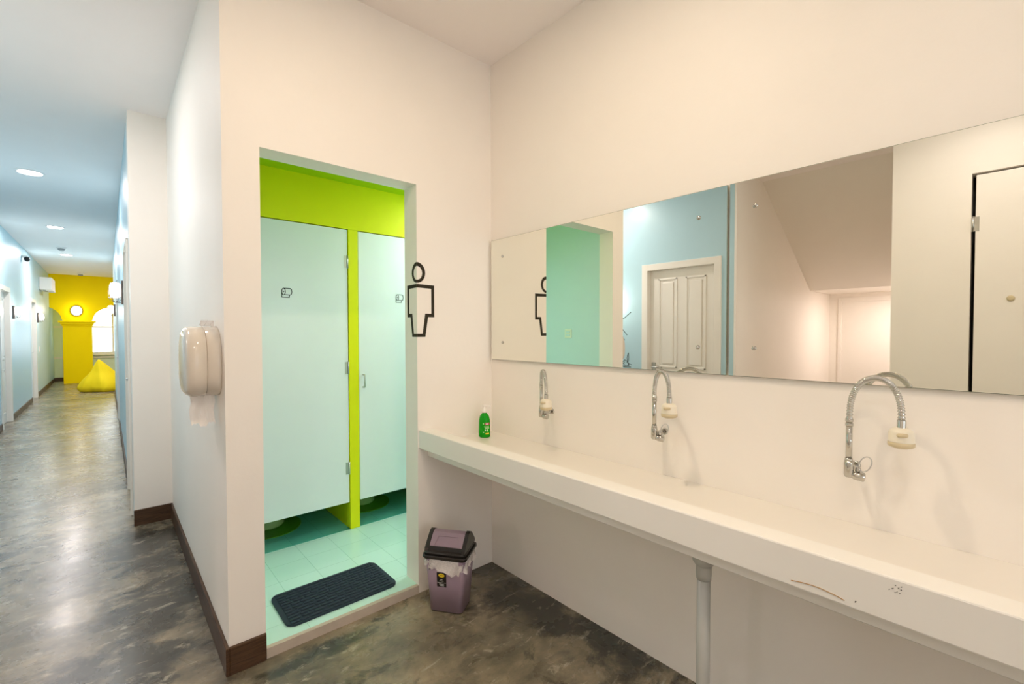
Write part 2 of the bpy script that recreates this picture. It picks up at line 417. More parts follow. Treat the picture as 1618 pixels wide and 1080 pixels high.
# ------------------------------------------------------------------ room doors
def room_door(name, x, side, y0, y1, z1, panels=True, handle_y=None, frame_w=0.055):
    """door in a wall parallel to Y; side=+1: seen from +X"""
    t = bpy.data.objects.new(name, None); COL.objects.link(t); t.location = (x, (y0+y1)/2, 0); t['kind'] = 'structure'
    hw = (y1-y0)/2
    b = MB()
    for ya, yb in ((-hw-frame_w, -hw+0.012), (hw-0.012, hw+frame_w)): b.box((-0.118*side, ya, 0), (0.014*side, yb, z1+frame_w), 'doorwhite', 0.003, 1)
    b.box((-0.117*side, -hw, z1-0.012), (0.0135*side, hw, z1+frame_w-0.001), 'doorwhite', 0.003, 1)
    b.build('door_frame', t)
    xf = -0.045*side
    b = MB(); b.box((xf-0.04*side, -hw+0.013, 0.006), (xf, hw-0.013, z1-0.013), 'doorwhite')
    if panels:
        for (pa, pb) in ((-hw+0.11, -0.045), (0.045, hw-0.11)):
            for za, zb in ((0.14, 0.78), (0.93, z1-0.10)):
                # moulded panel: bead and raised field
                b.box((xf, pa, za), (xf+0.008*side, pa+0.018, zb), 'doorwhite', 0.003, 2); b.box((xf, pb-0.018, za), (xf+0.008*side, pb, zb), 'doorwhite', 0.003, 2)
                b.box((xf, pa, za), (xf+0.008*side, pb, za+0.018), 'doorwhite', 0.003, 2); b.box((xf, pa, zb-0.018), (xf+0.008*side, pb, zb), 'doorwhite', 0.003, 2)
                b.box((xf, pa+0.04, za+0.04), (xf+0.007*side, pb-0.04, zb-0.04), 'doorwhite', 0.006, 2)
    d = b.build('door_panel', t)
    hy = handle_y-(y0+y1)/2
    b = MB(); b.box((xf, hy-0.022, 0.80), (xf+0.008*side, hy+0.022, 0.98), 'steel', 0.008, 2)
    dr = -1 if hy > 0 else 1
    b.tube([(xf, hy, 0.93), (xf+0.045*side, hy, 0.93), (xf+0.05*side, hy+dr*0.01, 0.93), (xf+0.05*side, hy+dr*0.11, 0.93)], 0.009, 'steel')
    b.tube([(xf, hy, 0.85), (xf+0.02*side, hy, 0.85)], 0.011, 'steel')
    b.build('door_handle', t)
    return t
room_door('door_1', XW, 1, 1.935, 2.66, 1.945, True, 2.60)
room_door('door_2', XW, 1, 9.08, 9.87, 1.90, True, 9.14)
room_door('door_3', XW, 1, 12.42, 13.16, 1.90, True, 12.50)
room_door('door_4', XR, -1, 4.2+0.005, 4.92, 1.965, True, 4.8, 0.0)
room_door('door_5', XR, -1, 8.36, 9.12, 1.965, True, 9.05)
b = MB(); b.box((XR, 4.905, 0), (XR+0.075, 4.92, 1.965), 'doorwhite'); b.box((XR, 4.2, 1.95), (XR+0.075, 4.905, 1.965), 'doorwhite')
b.box((XR+0.030, 4.9035, 0.88), (XR+0.05, 4.9055, 0.91), 'steel'); b.box((XR+0.030, 4.9035, 0.79), (XR+0.05, 4.9055, 0.81), 'steel'); struct(b, 'trim_2')

# ------------------------------------------------------------------ stair recess seen in the mirror
b = MB(); b.box((-4.2, 1.75, 0), (-1.181, 1.87, H), 'white'); b.box((-1.181, 1.75, 0), (-1.0605, 1.7685, H), 'white'); b.bm.verts.ensure_lookup_table(); struct(b, 'wall_recess_side')
b = MB(); b.box((-4.2, 0.54, 0), (-1.18, 0.66, H), 'white'); struct(b, 'wall_recess_near')
b = MB(); b.box((-4.2, 0.66, 0), (-4.0, 1.75, H), 'white'); struct(b, 'wall_recess_end')
b = MB()
for xa, za, xb, zb in ((-1.654, H, -3.175, 1.79), (-3.175, 1.79, -4.0, 1.79)):
    b.poly([(xa, 0.66, za), (xb, 0.66, zb), (xb, 1.75, zb), (xa, 1.75, za)], 'white', (0, 0, 0.12 if xa < -2 else 0.12))
struct(b, 'ceiling_stair_soffit')
t = bpy.data.objects.new('door_6', None); COL.objects.link(t); t.location = (-4.0, 1.2, 0); t['kind'] = 'structure'
b = MB(); b.box((0, 0.41, 0), (0.02, 0.45, 1.74), 'doorwhite', 0.003, 1); b.box((0, -0.45, 0), (0.02, -0.41, 1.74), 'doorwhite', 0.003, 1); b.box((0, -0.41, 1.68), (0.02, 0.41, 1.74), 'doorwhite', 0.003, 1); b.build('door_frame', t)
b = MB(); b.box((0, -0.41, 0.0), (0.008, 0.41, 1.68), 'doorwhite'); b.build('door_panel', t)
# near part of the left wall with the flush closet door
b = MB(); b.box((XW-0.12, 0.255, 0), (XW, 0.66, H), 'white'); b.box((XW-0.12, -3.4, 0), (XW, -0.62, H), 'white'); b.box((XW-0.12, -0.62, 2.33), (XW, 0.255, H), 'white'); struct(b, 'wall_left_near')
b = MB(); b.box((XW-0.2, -0.7, 0), (XW-0.125, 0.35, 2.45), 'dark'); struct(b, 'wall_closet')
t = thing('closet_door', 'cream flush closet door with dark gap and steel hinge, reflected at mirror right end', 'door', (XW, 0.247, 0.02))
b = MB(); b.box((-0.04, -0.855, 0), (0.0, -0.012, 2.295), 'white', 0.002, 1); b.build('door_panel', t)
for z in (0.25, 1.93):
    b = MB(); b.tube([(0.004, 0, z), (0.004, 0, z+0.1)], 0.007, 'steel', 10); b.box((-0.002, -0.03, z+0.003), (0.003, 0.0, z+0.097), 'steel'); b.build('hinge', t)
b = MB(); b.lathe([(0.019, 0), (0.018, 0.004), (0.010, 0.007)], (0, -0.175, 1.486), 'tan', 20, axis='x'); b.build('smudge_disc', t)  # flat tan disc standing in for a smudge on the door

# ------------------------------------------------------------------ washing counter
t = thing('wash_counter', 'long white painted concrete trough counter under the mirror', 'counter', (XM, YD, 0))
CX = 1.149-XM; RI = 1.219-XM; Y1 = -3.4-YD
b = MB()
b.box((CX, Y1, 0.724), (RI, -0.0005, 0.816), 'counter', 0.004, 2)
b.box((RI-0.002, Y1, 0.70), (-0.0005, -0.0005, 0.744), 'trough')
# rounded cove between trough floor and rim
b.poly([(RI-0.001, 0, 0.744), (RI+0.022, 0, 0.744), (RI-0.001, 0, 0.785)], 'trough', (0, Y1, 0))
b.build('basin', t)
b = MB(); b.box((1.200-XM, Y1, 0.677), (-0.0005, -0.0005, 0.724), 'counter', 0.002, 1); b.build('underside_slab', t)
b = MB()   # rust scratch and chipped flecks on the front edge
sc = [(0.345, 0.7385), (0.325, 0.742), (0.305, 0.744), (0.288, 0.7437), (0.271, 0.7415), (0.258, 0.7395), (0.246, 0.7365)]
b.stroke([(CX, y-YD, z) for y, z in sc], 0.0017, 'rust', (-1, 0, 0))
b.build('rust_scratch', t)
b = MB()
for k in range(11):
    y = 0.166+random.uniform(-0.012, 0.012)-YD; z = 0.797+random.uniform(-0.010, 0.008)
    b.stroke([(CX, y, z), (CX, y-0.0012, z+random.uniform(0.0008, 0.002))], 0.0009, 'dark', (-1, 0, 0))
b.build('chip_mark', t)
b = MB(); b.stroke([(CX, 0.2275-YD, 0.741), (CX, 0.2262-YD, 0.7432)], 0.0018, 'dark', (-1, 0, 0)); b.build('chip_mark', t)

# drain pipe below the counter
t = thing('drain_pipe', 'grey vertical drain pipe under the white counter', 'pipe', (1.285, 0.612, 0))
b = MB(); b.tube([(0, 0, 0.001), (0, 0, 0.60)], 0.0185, 'pvc', 24); b.build('pipe', t)
b = MB(); b.lathe([(0.0205, 0.585), (0.0215, 0.60), (0.0215, 0.628), (0.024, 0.632)], (0, 0, 0), 'pvc', 28)
b.lathe([(0.0235, 0.625), (0.031, 0.637), (0.032, 0.650), (0.032, 0.6765)], (0, 0, 0), 'pvc', 28); b.build('collar', t)

# ------------------------------------------------------------------ mirrors
def mirror(y0, y1, label, screws):
    t = thing('wall_mirror', label, 'mirror', (1.607, (y0+y1)/2, 1.149), group=None)
    hw = (y1-y0)/2; hh = 1.802-1.149
    b = MB(); b.box((-0.0065, -hw, 0), (-0.001, hw, hh), 'mirroredge'); b.build('backing', t)
    b = MB(); b.poly([(-0.008, -hw+0.0015, 0.0015), (-0.008, hw-0.0015, 0.0015), (-0.008, hw-0.0015, hh-0.0015), (-0.008, -hw+0.0015, hh-0.0015)], 'mirror', (0.0012, 0, 0)); b.build('glass', t)
    for y, z in ((-hw+0.1, 0.1), (hw-0.1, 0.1), (hw-0.1, hh-0.1), (-hw+0.1, hh-0.1)):
        b = MB(); b.box((-0.0005, y-0.01, z-0.01), (0.006, y+0.01, z+0.01), 'grey'); b.build('standoff', t)
    for y, z in screws:
        b = MB(); b.lathe([(0.0075, 0), (0.0075, 0.002), (0.0055, 0.0045), (0.002, 0.0055)], (0, 0, 0), 'chrome', 18, axis='x')
        for v in b.bm.verts: v.co.x = -v.co.x
        o = b.build('screw', t); o.location = (-0.008, y-(y0+y1)/2, z-1.149)
    return t
mirror(0.688, 1.975, 'left frameless wall mirror reflecting the doorway and panelled door', [(1.879, 1.706), (1.879, 1.243), (0.79, 1.709), (0.79, 1.244)])
mirror(-0.62, 0.681, 'right frameless wall mirror reflecting the pink stair recess', [(0.598, 1.712), (0.598, 1.245)])

# ------------------------------------------------------------------ faucets
def faucet(y, head_d, label, top=0.258, hz=0.138):
    """base of the riser at (1.53, y); head_d = horizontal offset of the spray head"""
    X0 = 1.535-XM
    t = thing('faucet', label, 'faucet', (XM, y, 0.915), group='flexible spout faucets on the wash wall')
    b = MB()
    b.lathe([(0.0125, 0.0), (0.0125, 0.004), (0.010, 0.007)], (0, 0, 0), 'chrome', 24, axis='x', M4=Matrix.Scale(-1, 4, (1, 0, 0)))
    b.tube([(-0.006, 0, 0), (X0, 0, 0)], 0.0095, 'chrome', 20)
    b.tube([(X0, 0, -0.018), (X0, 0, -0.013), (X0, 0, 0.02), (X0, 0, 0.028)], [0.009, 0.0115, 0.0115, 0.010], 'chrome', 20)
    # valve cylinder towards the viewer
    d = Vector((0.3, -1, -0.15)).normalized()
    c = Vector((X0, 0, -0.010))
    b.tube([c, c+d*0.010, c+d*0.012, c+d*0.034, c+d*0.036], [0.009, 0.0095, 0.0115, 0.0125, 0.0105], 'chrome', 24)
    b.tube([c+d*0.020+Vector((0, 0, 0.012)), c+d*0.022+Vector((0, 0, 0.024))], 0.006, 'chrome', 12)
    b.build('valve_body', t)
    b = MB(); q = c+d*0.036+Vector((0.004, 0, 0.036)); n_ = 28
    pts = [q+d*0.013*math.cos(2*PI*k/n_)+Vector((0, 0, 0.022*math.sin(2*PI*k/n_)))+d*0.006*math.sin(2*PI*k/n_) for k in range(n_+1)]
    b.tube(pts, 0.0016, 'steel', 8, caps=False); b.build('lever_ring', t)
    b = MB(); b.tube([(X0, 0, 0.02), (X0, 0, 0.135)], 0.0078, 'chrome', 18)
    for z in (0.030, 0.128, 0.140): b.tube([(X0, 0, z-0.004), (X0, 0, z+0.004)], 0.0095, 'chrome', 18)
    b.build('riser', t)
    # flexible ribbed hose
    hx, hy = head_d; p0 = Vector((X0, 0, 0.14)); p3 = Vector((X0+hx, hy, hz))
    ctrl = []
    N = 220
    for i in range(N+1):
        u = i/N
        a = PI*u
        x = (1-math.cos(a))/2
        z = p0.z+(p3.z-p0.z)*u+(top-0.14)*math.sin(a)**0.75
        ctrl.append(Vector((p0.x+hx*x, p0.y+hy*x, z)))
    rs = [0.0074+0.0011*math.sin(i*2*PI/4) for i in range(N+1)]
    b = MB(); b.tube(ctrl, rs, 'chrome', 14); b.build('hose', t)
    # head
    b = MB(); c = p3
    b.lathe([(0.0085, 0.006), (0.0095, 0.004), (0.0095, -0.014), (0.0115, -0.018)], c, 'chrome', 20); b.build('hose_end', t)
    b = MB(); b.lathe([(0.012, -0.014), (0.0225, -0.020), (0.0255, -0.026), (0.027, -0.048), (0.0275, -0.050)], c, 'cream', 36)
    b.lathe([(0.0275, -0.050), (0.0275, -0.060), (0.024, -0.063)], c, 'tan', 36)
    b.lathe([(0.015, -0.062), (0.0145, -0.067)], c, 'cream', 24)
    hd = b.build('spray_head', t)
    b = MB(); v = Vector((-0.83, -0.56, 0)); r = Vector((0.56, -0.83, 0))
    cc = c+v*0.0235+Vector((0, 0, -0.030))-r*0.009
    b.tube([cc-r*0.012, cc-r*0.009, cc+r*0.009, cc+r*0.012], [0.002, 0.0052, 0.0052, 0.002], 'tan', 14); b.build('selector_button', hd)
    return t
faucet(1.522, (-0.065, -0.095), 'chrome faucet nearest the soap bottle with cream spray head', 0.222, 0.100)
faucet(0.925, (-0.070, -0.100), 'middle of the three chrome wall faucets, cream spray head', 0.236, 0.150)
faucet(0.323, (-0.030, -0.115), 'largest chrome faucet nearest the viewer with bent ribbed hose', 0.254, 0.155)

# ------------------------------------------------------------------ soap bottle
t = thing('soap_bottle', 'green liquid soap pump bottle in the counter corner', 'bottle', (1.490, 1.900, 0.7445), math.radians(-48))
b = MB(); b.lathe([(0.026, 0), (0.0305, 0.004), (0.031, 0.03), (0.030, 0.075), (0.0285, 0.095), (0.024, 0.112), (0.015, 0.124), (0.0115, 0.128), (0.0115, 0.132)], (0, 0, 0), 'green', 36, sy=0.72); b.build('bottle_body', t)
b = MB(); b.lathe([(0.0135, 0.130), (0.0135, 0.143), (0.006, 0.146), (0.0045, 0.160)], (0, 0, 0), 'tissue', 20)
b.tube([(-0.008, 0, 0.165), (0.028, 0, 0.163), (0.032, 0, 0.159)], [0.0065, 0.005, 0.004], 'tissue', 12); b.build('pump', t)
b = MB()
def lab(x0, x1, z0, z1, m_):
    """patch wrapped on the front of the bottle"""
    pts = []
    def sp(x, z): return (x, -0.0222*math.sqrt(max(0, 1-(x/0.0312)**2))-0.0008, z)
    n_ = 4
    for i in range(n_):
        xa = x0+(x1-x0)*i/n_; xb = x0+(x1-x0)*(i+1)/n_
        b.poly([sp(xa, z0), sp(xb, z0), sp(xb, z1), sp(xa, z1)], m_, (0, 0.0006, 0))
lab(0.006, 0.028, 0.066, 0.079, 'labelred'); lab(0.011, 0.022, 0.070, 0.075, 'labelwhite')
lab(0.002, 0.026, 0.056, 0.060, 'labelgreen'); lab(0.006, 0.027, 0.049, 0.053, 'labelgreen')
lab(0.006, 0.011, 0.036, 0.043, 'labelwhite'); lab(0.015, 0.022, 0.034, 0.044, 'labelgreen'); lab(0.009, 0.026, 0.018, 0.025, 'labelyellow'); lab(-0.004, 0.002, 0.026, 0.032, 'labelgreen')
lab(-0.004, 0.001, 0.070, 0.077, 'labelgreen')
b.build('label', t)

# ------------------------------------------------------------------ man sign round the door corner
def man_sign():
    b = MB(); e = 0.001
    def P(s, z, side):           # s >= 0 distance from the corner
        return (XJ1+s, YD-e, z) if side > 0 else (XJ1-e, YD+s, z)
    def strip(o, i, side):
        th = (0, 0.0008, 0) if side > 0 else (0.0008, 0, 0)
        b.strip([P(*q, side) for q in o], [P(*q, side) for q in i], 'decal', th)
    for side in (1, -1):
        o = []; i = []
        for k in range(17):
            a = PI/2-PI*k/16
            o.append((max(0.0, 0.047*math.cos(a)), 1.593+0.051*math.sin(a))); i.append((max(0.0, 0.030*math.cos(a)), 1.591+0.034*math.sin(a)))
        strip(o, i, side)
        w_ = 0.098 if side > 0 else 0.094
        o = [(0, 1.536), (w_, 1.534), (w_, 1.375), (0.062, 1.375), (0.046, 1.276), (0, 1.276)]
        i = [(0, 1.519), (w_-0.017, 1.517), (w_-0.017, 1.392), (0.046, 1.392), (0.031, 1.292), (0, 1.292)]
        strip(o, i, side)
    o = b.build('wall_sign')
    tag(o, 'black outline man symbol wrapping the doorway corner', 'sign')
man_sign()

# ------------------------------------------------------------------ toilet cubicles
def cubicle_door(x0, x1, hinge_side, icon_x, label, handle_x=None):
    t = thing('cubicle_door', label, 'door', (x0, YS, 0.214), group=None)
    w_ = x1-x0; h_ = 1.731
    b = MB(); b.box((0, 0.004, 0), (w_, 0.026, h_), 'cubicle', 0.0015, 1); b.build('door_panel', t)
    for z in (0.22, 0.86, 1.53):
        b = MB(); x = w_ if hinge_side > 0 else 0
        b.tube([(x-0.001*hinge_side, -0.001, z-0.04), (x-0.001*hinge_side, -0.001, z+0.04)], 0.0045, 'steel', 10)
        b.box((x-0.022*hinge_side, 0.0025, z-0.038), (x, 0.0045, z+0.038), 'steel'); b.build('hinge', t)
    # toilet roll drawn on the door
    b = MB(); cx = icon_x-x0; cz = 1.53-0.214; N = (0, -1, 0); y = 0.004; wd = 0.0038
    el = [(cx-0.018+0.0095*math.cos(2*PI*k/20), y, cz+0.006+0.019*math.sin(2*PI*k/20)) for k in range(21)]
    b.stroke(el, wd, 'ink', N)
    el = [(cx-0.018+0.002*math.cos(2*PI*k/8), y, cz+0.006+0.003*math.sin(2*PI*k/8)) for k in range(9)]
    b.stroke(el, 0.0022, 'ink', N)
    b.stroke([(cx-0.018, y, cz+0.025), (cx+0.017, y, cz+0.025)]+[(cx+0.017+0.0095*math.cos(PI/2-PI*k/10), y, cz+0.006+0.019*math.sin(PI/2-PI*k/10)) for k in range(11)]+[(cx-0.010, y, cz-0.012)], wd, 'ink', N)
    b.stroke([(cx-0.0275, y, cz+0.004), (cx-0.0275, y, cz-0.027), (cx+0.013, y, cz-0.027), (cx+0.013, y, cz-0.013)], wd, 'ink', N)
    b.build('toilet_roll_drawing', t)
    if handle_x:
        b = MB(); hx = handle_x-x0; hz = 0.985-0.214
        b.tube([(hx, 0.004, hz-0.04), (hx, -0.022, hz-0.04), (hx, -0.026, hz-0.036), (hx, -0.026, hz+0.036), (hx, -0.022, hz+0.04), (hx, 0.004, hz+0.04)], 0.0048, 'steel', 12)
        b.build('handle', t)
    return t
cubicle_door(0.462, 1.146, 1, 0.788, 'pale mint cubicle door left of the lime post, with toilet roll drawing')
cubicle_door(1.216, 1.93, 1, 1.507, 'pale mint cubicle door right of the lime post, with pull handle', 1.242)
cubicle_door(2.0, 2.7, 1, 2.35, 'pale mint cubicle door farthest right, hidden behind the doorway jamb', 2.03)
b = MB(); b.box((0.45, YS, 1.950), (3.1, YS+0.06, ZTC), 'lime'); struct(b, 'trim_lime_fascia')
for x, lb in ((1.149, 'lime green partition wall and post between the two cubicle doors'), (1.933, 'lime green partition wall right of the second cubicle')):
    t = thing('cubicle_partition', lb, 'partition', (x, YS, 0))
    b = MB(); b.box((0, -0.003, ZT+0.001), (0.062, 0.06, 1.949), 'lime', 0.002, 1); b.build('post', t)
    b = MB(); b.box((0.012, 0.0605, ZT-0.011), (0.050, 1.345, 1.949), 'lime'); b.build('panel', t)
def toilet(cx, label, lmat):
    t = thing('toilet', label, 'toilet', (cx, 3.33, ZT-0.012+0.006), group='toilets behind the cubicle doors')
    b = MB(); b.lathe([(0.10, 0), (0.105, 0.01), (0.095, 0.05), (0.09, 0.12), (0.13, 0.25), (0.175, 0.34), (0.185, 0.37), (0.15, 0.375)], (0, 0, 0), 'toiletgreen', 36, sy=1.25); b.build('bowl', t)
    b = MB(); b.lathe([(0.19, 0.376), (0.192, 0.39), (0.18, 0.40)], (0, 0, 0), 'toiletgreen', 36, sy=1.22); b.build('lid', t)
    b = MB(); b.box((-0.19, 0.24, 0.32), (0.19, 0.42, 0.74), 'toiletgreen', 0.02, 3); b.build('cistern', t)
    b = MB(); b.lathe([(0.20, 0), (0.20, 0.005)], (cx, 3.27, ZT-0.012), 'matgreen', 48, sx=0.95, sy=0.98); o = b.build('round_floor_mat')
    tag(o, lmat, 'mat')
toilet(0.775, 'green toilet base showing below the left cubicle door', 'dark green round mat under the left cubicle door')
toilet(1.41, 'green toilet base showing below the right cubicle door', 'dark green round mat under the right cubicle door')

# floor mat
def floor_mat():
    b = MB(); x0, x1, y0, y1 = 0.556, 1.070, 2.062, 2.358; z0 = ZT; r = 0.04
    out = []
    for cx, cy_, a0 in ((x1-r, y1-r, 0), (x0+r, y1-r, 90), (x0+r, y0+r, 180), (x1-r, y0+r, 270)):
        for k in range(7):
            a = math.radians(a0+90*k/6); out.append((cx+r*math.cos(a), cy_+r*math.sin(a), z0+0.0005))
    b.poly(out, 'rubbery', (0, 0, 0.009))
    ny = 12
    for i in range(ny):
        y = y0+0.016+(y1-y0-0.032)*i/(ny-1); x = x0+0.018
        ph = random.uniform(0, 0.03)
        while x < x1-0.03:
            L_ = random.uniform(0.03, 0.06); xe = min(x+L_, x1-0.018)
            if i % 2 == 0 or True: b.box((x, y-0.0075, z0+0.009), (xe, y+0.0075, z0+0.0145), 'rubbery', 0.003, 1)
            x = xe+0.005
    o = b.build('door_mat'); tag(o, 'dark navy ribbed rectangular mat on the mint tiles inside the doorway', 'mat')
    rz = math.radians(1.0)
floor_mat()
# switch plate on the toilet wall
t = thing('light_switch', 'pale switch plate on the mint wall, seen in the mirror', 'switch', (0.450, 2.42, 1.285))
b = MB(); b.box((0, -0.035, -0.035), (0.007, 0.035, 0.035), 'palegreen', 0.003, 2); b.build('plate', t)
for z in (-0.012, 0.012):
    b = MB(); b.box((0.007, -0.022, z-0.008), (0.010, 0.022, z+0.008), 'mint', 0.001, 1); b.build('rocker', t)

# ------------------------------------------------------------------ paper dispenser
t = thing('paper_dispenser', 'round off-white jumbo roll paper dispenser on the corridor-side wall', 'dispenser', (XL, 2.185, 1.178))
def dshape(prof, m_, nm, top=0.148, hw=0.150, bot=0.128):
    """superelliptic slices; prof = (x, scale)"""
    b = MB(); rings = []
    n_ = 56
    for x, s in prof:
        ring = []
        for k in range(n_):
            a = 2*PI*k/n_; c, q = math.cos(a), math.sin(a)
            p_ = 2.0/2.5 if q > 0 else 2.0/3.3
            yy = hw*s*math.copysign(abs(c)**p_, c); zz = (top if q > 0 else bot)*s*math.copysign(abs(q)**p_, q)
            ring.append(b.bm.verts.new((x, yy, zz)))
        rings.append(ring)
    fs = []
    for a, c in zip(rings, rings[1:]):
        for k in range(n_): fs.append(b.bm.faces.new((a[k], a[(k+1) % n_], c[(k+1) % n_], c[k])))
    b._tag(fs, m_, True); b._tag([b.bm.faces.new(rings[0][::-1]), b.bm.faces.new(rings[-1])], m_, True)
    return b.build(nm, t)
dshape([(-0.0005, 1.0), (-0.012, 1.0), (-0.016, 0.985), (-0.045, 0.975), (-0.047, 0.95)], 'disp', 'back_shell')
dshape([(-0.0475, 0.965), (-0.0485, 0.99), (-0.082, 0.985), (-0.096, 0.965), (-0.104, 0.93), (-0.109, 0.86), (-0.112, 0.7), (-0.1135, 0.4)], 'disp', 'front_cover')
b = MB()
N_ = 14; zb = [-0.143, -0.165, -0.185, -0.200]
cols = []
for i in range(N_+1):
    x = -0.092+0.080*i/N_; e_ = -0.232+0.008*math.sin(i*0.7)+0.004*math.sin(i*2.1)
    col_ = []
    for j in range(5):
        z = -0.122+(e_+0.115)*j/4
        col_.append((x+0.004*math.sin(j*2), -0.035-0.006*j/4*2+0.003*math.sin(i*0.9+j), z))
    cols.append(col_)
for a, c in zip(cols, cols[1:]):
    for j in range(4): b.poly([a[j], c[j], c[j+1], a[j+1]], 'tissue')
bmesh.ops.remove_doubles(b.bm, verts=b.bm.verts[:], dist=0.0003); b.build('paper_end', t)
b = MB(); b.box((-0.050, -0.012, 0.147), (-0.004, -0.008, 0.170), 'tape', 0.002, 1)
for k in range(3): b.tube([(-0.055+k*0.018, -0.014, 0.150), (-0.045+k*0.018, -0.014, 0.168)], 0.0012, 'tape', 6)
b.build('lock_tab', t)

# ------------------------------------------------------------------ bin
t = thing('waste_bin', 'mauve swing-lid waste bin with black rim beside the doorway', 'bin', (1.207, 1.805, 0.0), math.radians(-54.7))
def frustum(b, w0, d0, z0, w1, d1, z1, m_, r=0.02, n_=6, cap=True):
    rings = []
    for w_, d_, z in ((w0, d0, z0), (w1, d1, z1)):
        ring = []
        for sx, sy, a0 in ((1, 1, 0), (-1, 1, 90), (-1, -1, 180), (1, -1, 270)):
            for k in range(n_):
                a = math.radians(a0+90*k/(n_-1)); ring.append(b.bm.verts.new((sx*(w_/2-r)+r*math.cos(a), sy*(d_/2-r)+r*math.sin(a), z)))
        rings.append(ring)
    N_ = len(rings[0]); fs = [b.bm.faces.new((rings[0][k], rings[0][(k+1) % N_], rings[1][(k+1) % N_], rings[1][k])) for k in range(N_)]
    b._tag(fs, m_, True)
    if cap: b._tag([b.bm.faces.new(rings[0][::-1]), b.bm.faces.new(rings[1])], m_)
b = MB(); frustum(b, 0.160, 0.130, 0.006, 0.195, 0.160, 0.258, 'mauve'); frustum(b, 0.155, 0.125, 0.0, 0.160, 0.130, 0.0062, 'black'); b.build('bin_body', t)
b = MB()   # clear liner frill
rings = []; n_ = 96
for j in range(6):
    ring = []
    for k in range(n_):
        a = 2*PI*k/n_; c, s_ = math.cos(a), math.sin(a)
        ex = 0.5
        px_ = 0.100*math.copysign(abs(c)**ex, c); py_ = 0.083*math.copysign(abs(s_)**ex, s_)
        wv = 0.006*math.sin(k*0.9+j)+0.004*math.sin(k*2.3+j*1.7)
        sc_ = 1.01+(0.08+0.03*math.sin(k*0.37))*j/5
        nrm = Vector((c, s_, 0))
        drop = 0.050+0.016*math.sin(k*0.13+4.0)+0.008*math.sin(k*0.52)+0.004*math.sin(k*1.3)
        if j == 5: drop += 0.004*math.sin(k*1.7)
        ring.append(b.bm.verts.new(Vector((px_*sc_, py_*sc_, 0.262-drop*j/5))+nrm*wv*(j/5)))
    rings.append(ring)
fs = []
for a, c in zip(rings, rings[1:]):
    for k in range(n_): fs.append(b.bm.faces.new((a[k], a[(k+1) % n_], c[(k+1) % n_], c[k])))
b._tag(fs, 'bag', True); b.build('bin_liner', t)
b = MB()
frustum(b, 0.205, 0.170, 0.254, 0.216, 0.182, 0.262, 'black'); frustum(b, 0.216, 0.182, 0.262, 0.214, 0.180, 0.274, 'black'); frustum(b, 0.206, 0.170, 0.274, 0.196, 0.160, 0.288, 'black')
# gable ends and front/back frame
gp = [(-0.078, 0.286), (-0.074, 0.300), (-0.012, 0.356), (0.010, 0.360), (0.030, 0.350), (0.076, 0.300), (0.078, 0.286)]
for x0, x1 in ((-0.098, -0.080), (0.080, 0.098)):
    b.poly([(x0, y, z) for y, z in gp], 'black', (x1-x0, 0, 0))
b.poly([(-0.08, y, z) for y, z in ((-0.080, 0.284), (-0.078, 0.296), (-0.066, 0.308), (-0.062, 0.284))], 'black', (0.16, 0, 0))
b.poly([(-0.08, y, z) for y, z in ((0.080, 0.284), (0.078, 0.296), (0.066, 0.306), (0.062, 0.284))], 'black', (0.16, 0, 0))
b.build('lid_frame', t)
b = MB()
fp = [(-0.068, 0.300), (-0.014, 0.353), (0.010, 0.357), (0.030, 0.347), (0.066, 0.304), (0.060, 0.298), (0.0, 0.340), (-0.062, 0.292)]
b.poly([(-0.079, y, z) for y, z in fp], 'mauve', (0.158, 0, 0))
# embossed panel outline
dv = Vector((0, 0.054, 0.053)); dvn = dv.normalized(); nn = Vector((0, -dvn.z, dvn.y))
def fl(x, s): return Vector((x, -0.068, 0.300))+dv*s+nn*0.0003
o_ = [fl(-0.060, 0.12), fl(0.060, 0.12), fl(0.050, 0.80), fl(-0.050, 0.80)]; i_ = [fl(-0.055, 0.17), fl(0.055, 0.17), fl(0.046, 0.74), fl(-0.046, 0.74)]
b.strip([tuple(q) for q in o_], [tuple(q) for q in i_], 'mauve', tuple(nn*0.003), True)
b.build('swing_flap', t)
b = MB(); Tf = Matrix.Rotation(-math.atan2(0.015, 0.252), 4, 'X')
def LP(x, z):
    z = z-0.012
    return Vector((x, -0.065-(z-0.006)*0.0595-0.0008, z))
b.poly([LP(-0.038, 0.137), LP(0.008, 0.137), LP(0.008, 0.205), LP(-0.038, 0.205)], 'black', (0, 0.0006, 0))
b.poly([LP(-0.015+0.015*math.cos(2*PI*k/24), 0.192+0.009*math.sin(2*PI*k/24))+Vector((0, -0.0006, 0)) for k in range(24)], 'labelyellow', (0, 0.0005, 0))
for x0, x1, z in ((-0.022, -0.008, 0.1915), (-0.020, -0.010, 0.1715), (-0.024, -0.006, 0.1655), (-0.036, 0.006, 0.1575), (-0.026, -0.004, 0.1505), (-0.022, -0.002, 0.1435)):
    h_ = 0.0012 if z == 0.1575 else 0.0028
    xx = x0
    while xx < x1:
        e_ = min(x1, xx+(0.0028 if h_ > 0.002 else 0.05)); mm = 'black' if z > 0.19 else 'labelwhite'
        b.poly([LP(xx, z-h_/2)+Vector((0, -0.0012, 0)), LP(e_, z-h_/2)+Vector((0, -0.0012, 0)), LP(e_, z+h_/2)+Vector((0, -0.0012, 0)), LP(xx, z+h_/2)+Vector((0, -0.0012, 0))], mm, (0, 0.0004, 0)); xx = e_+0.0012
b.build('bin_label', t)

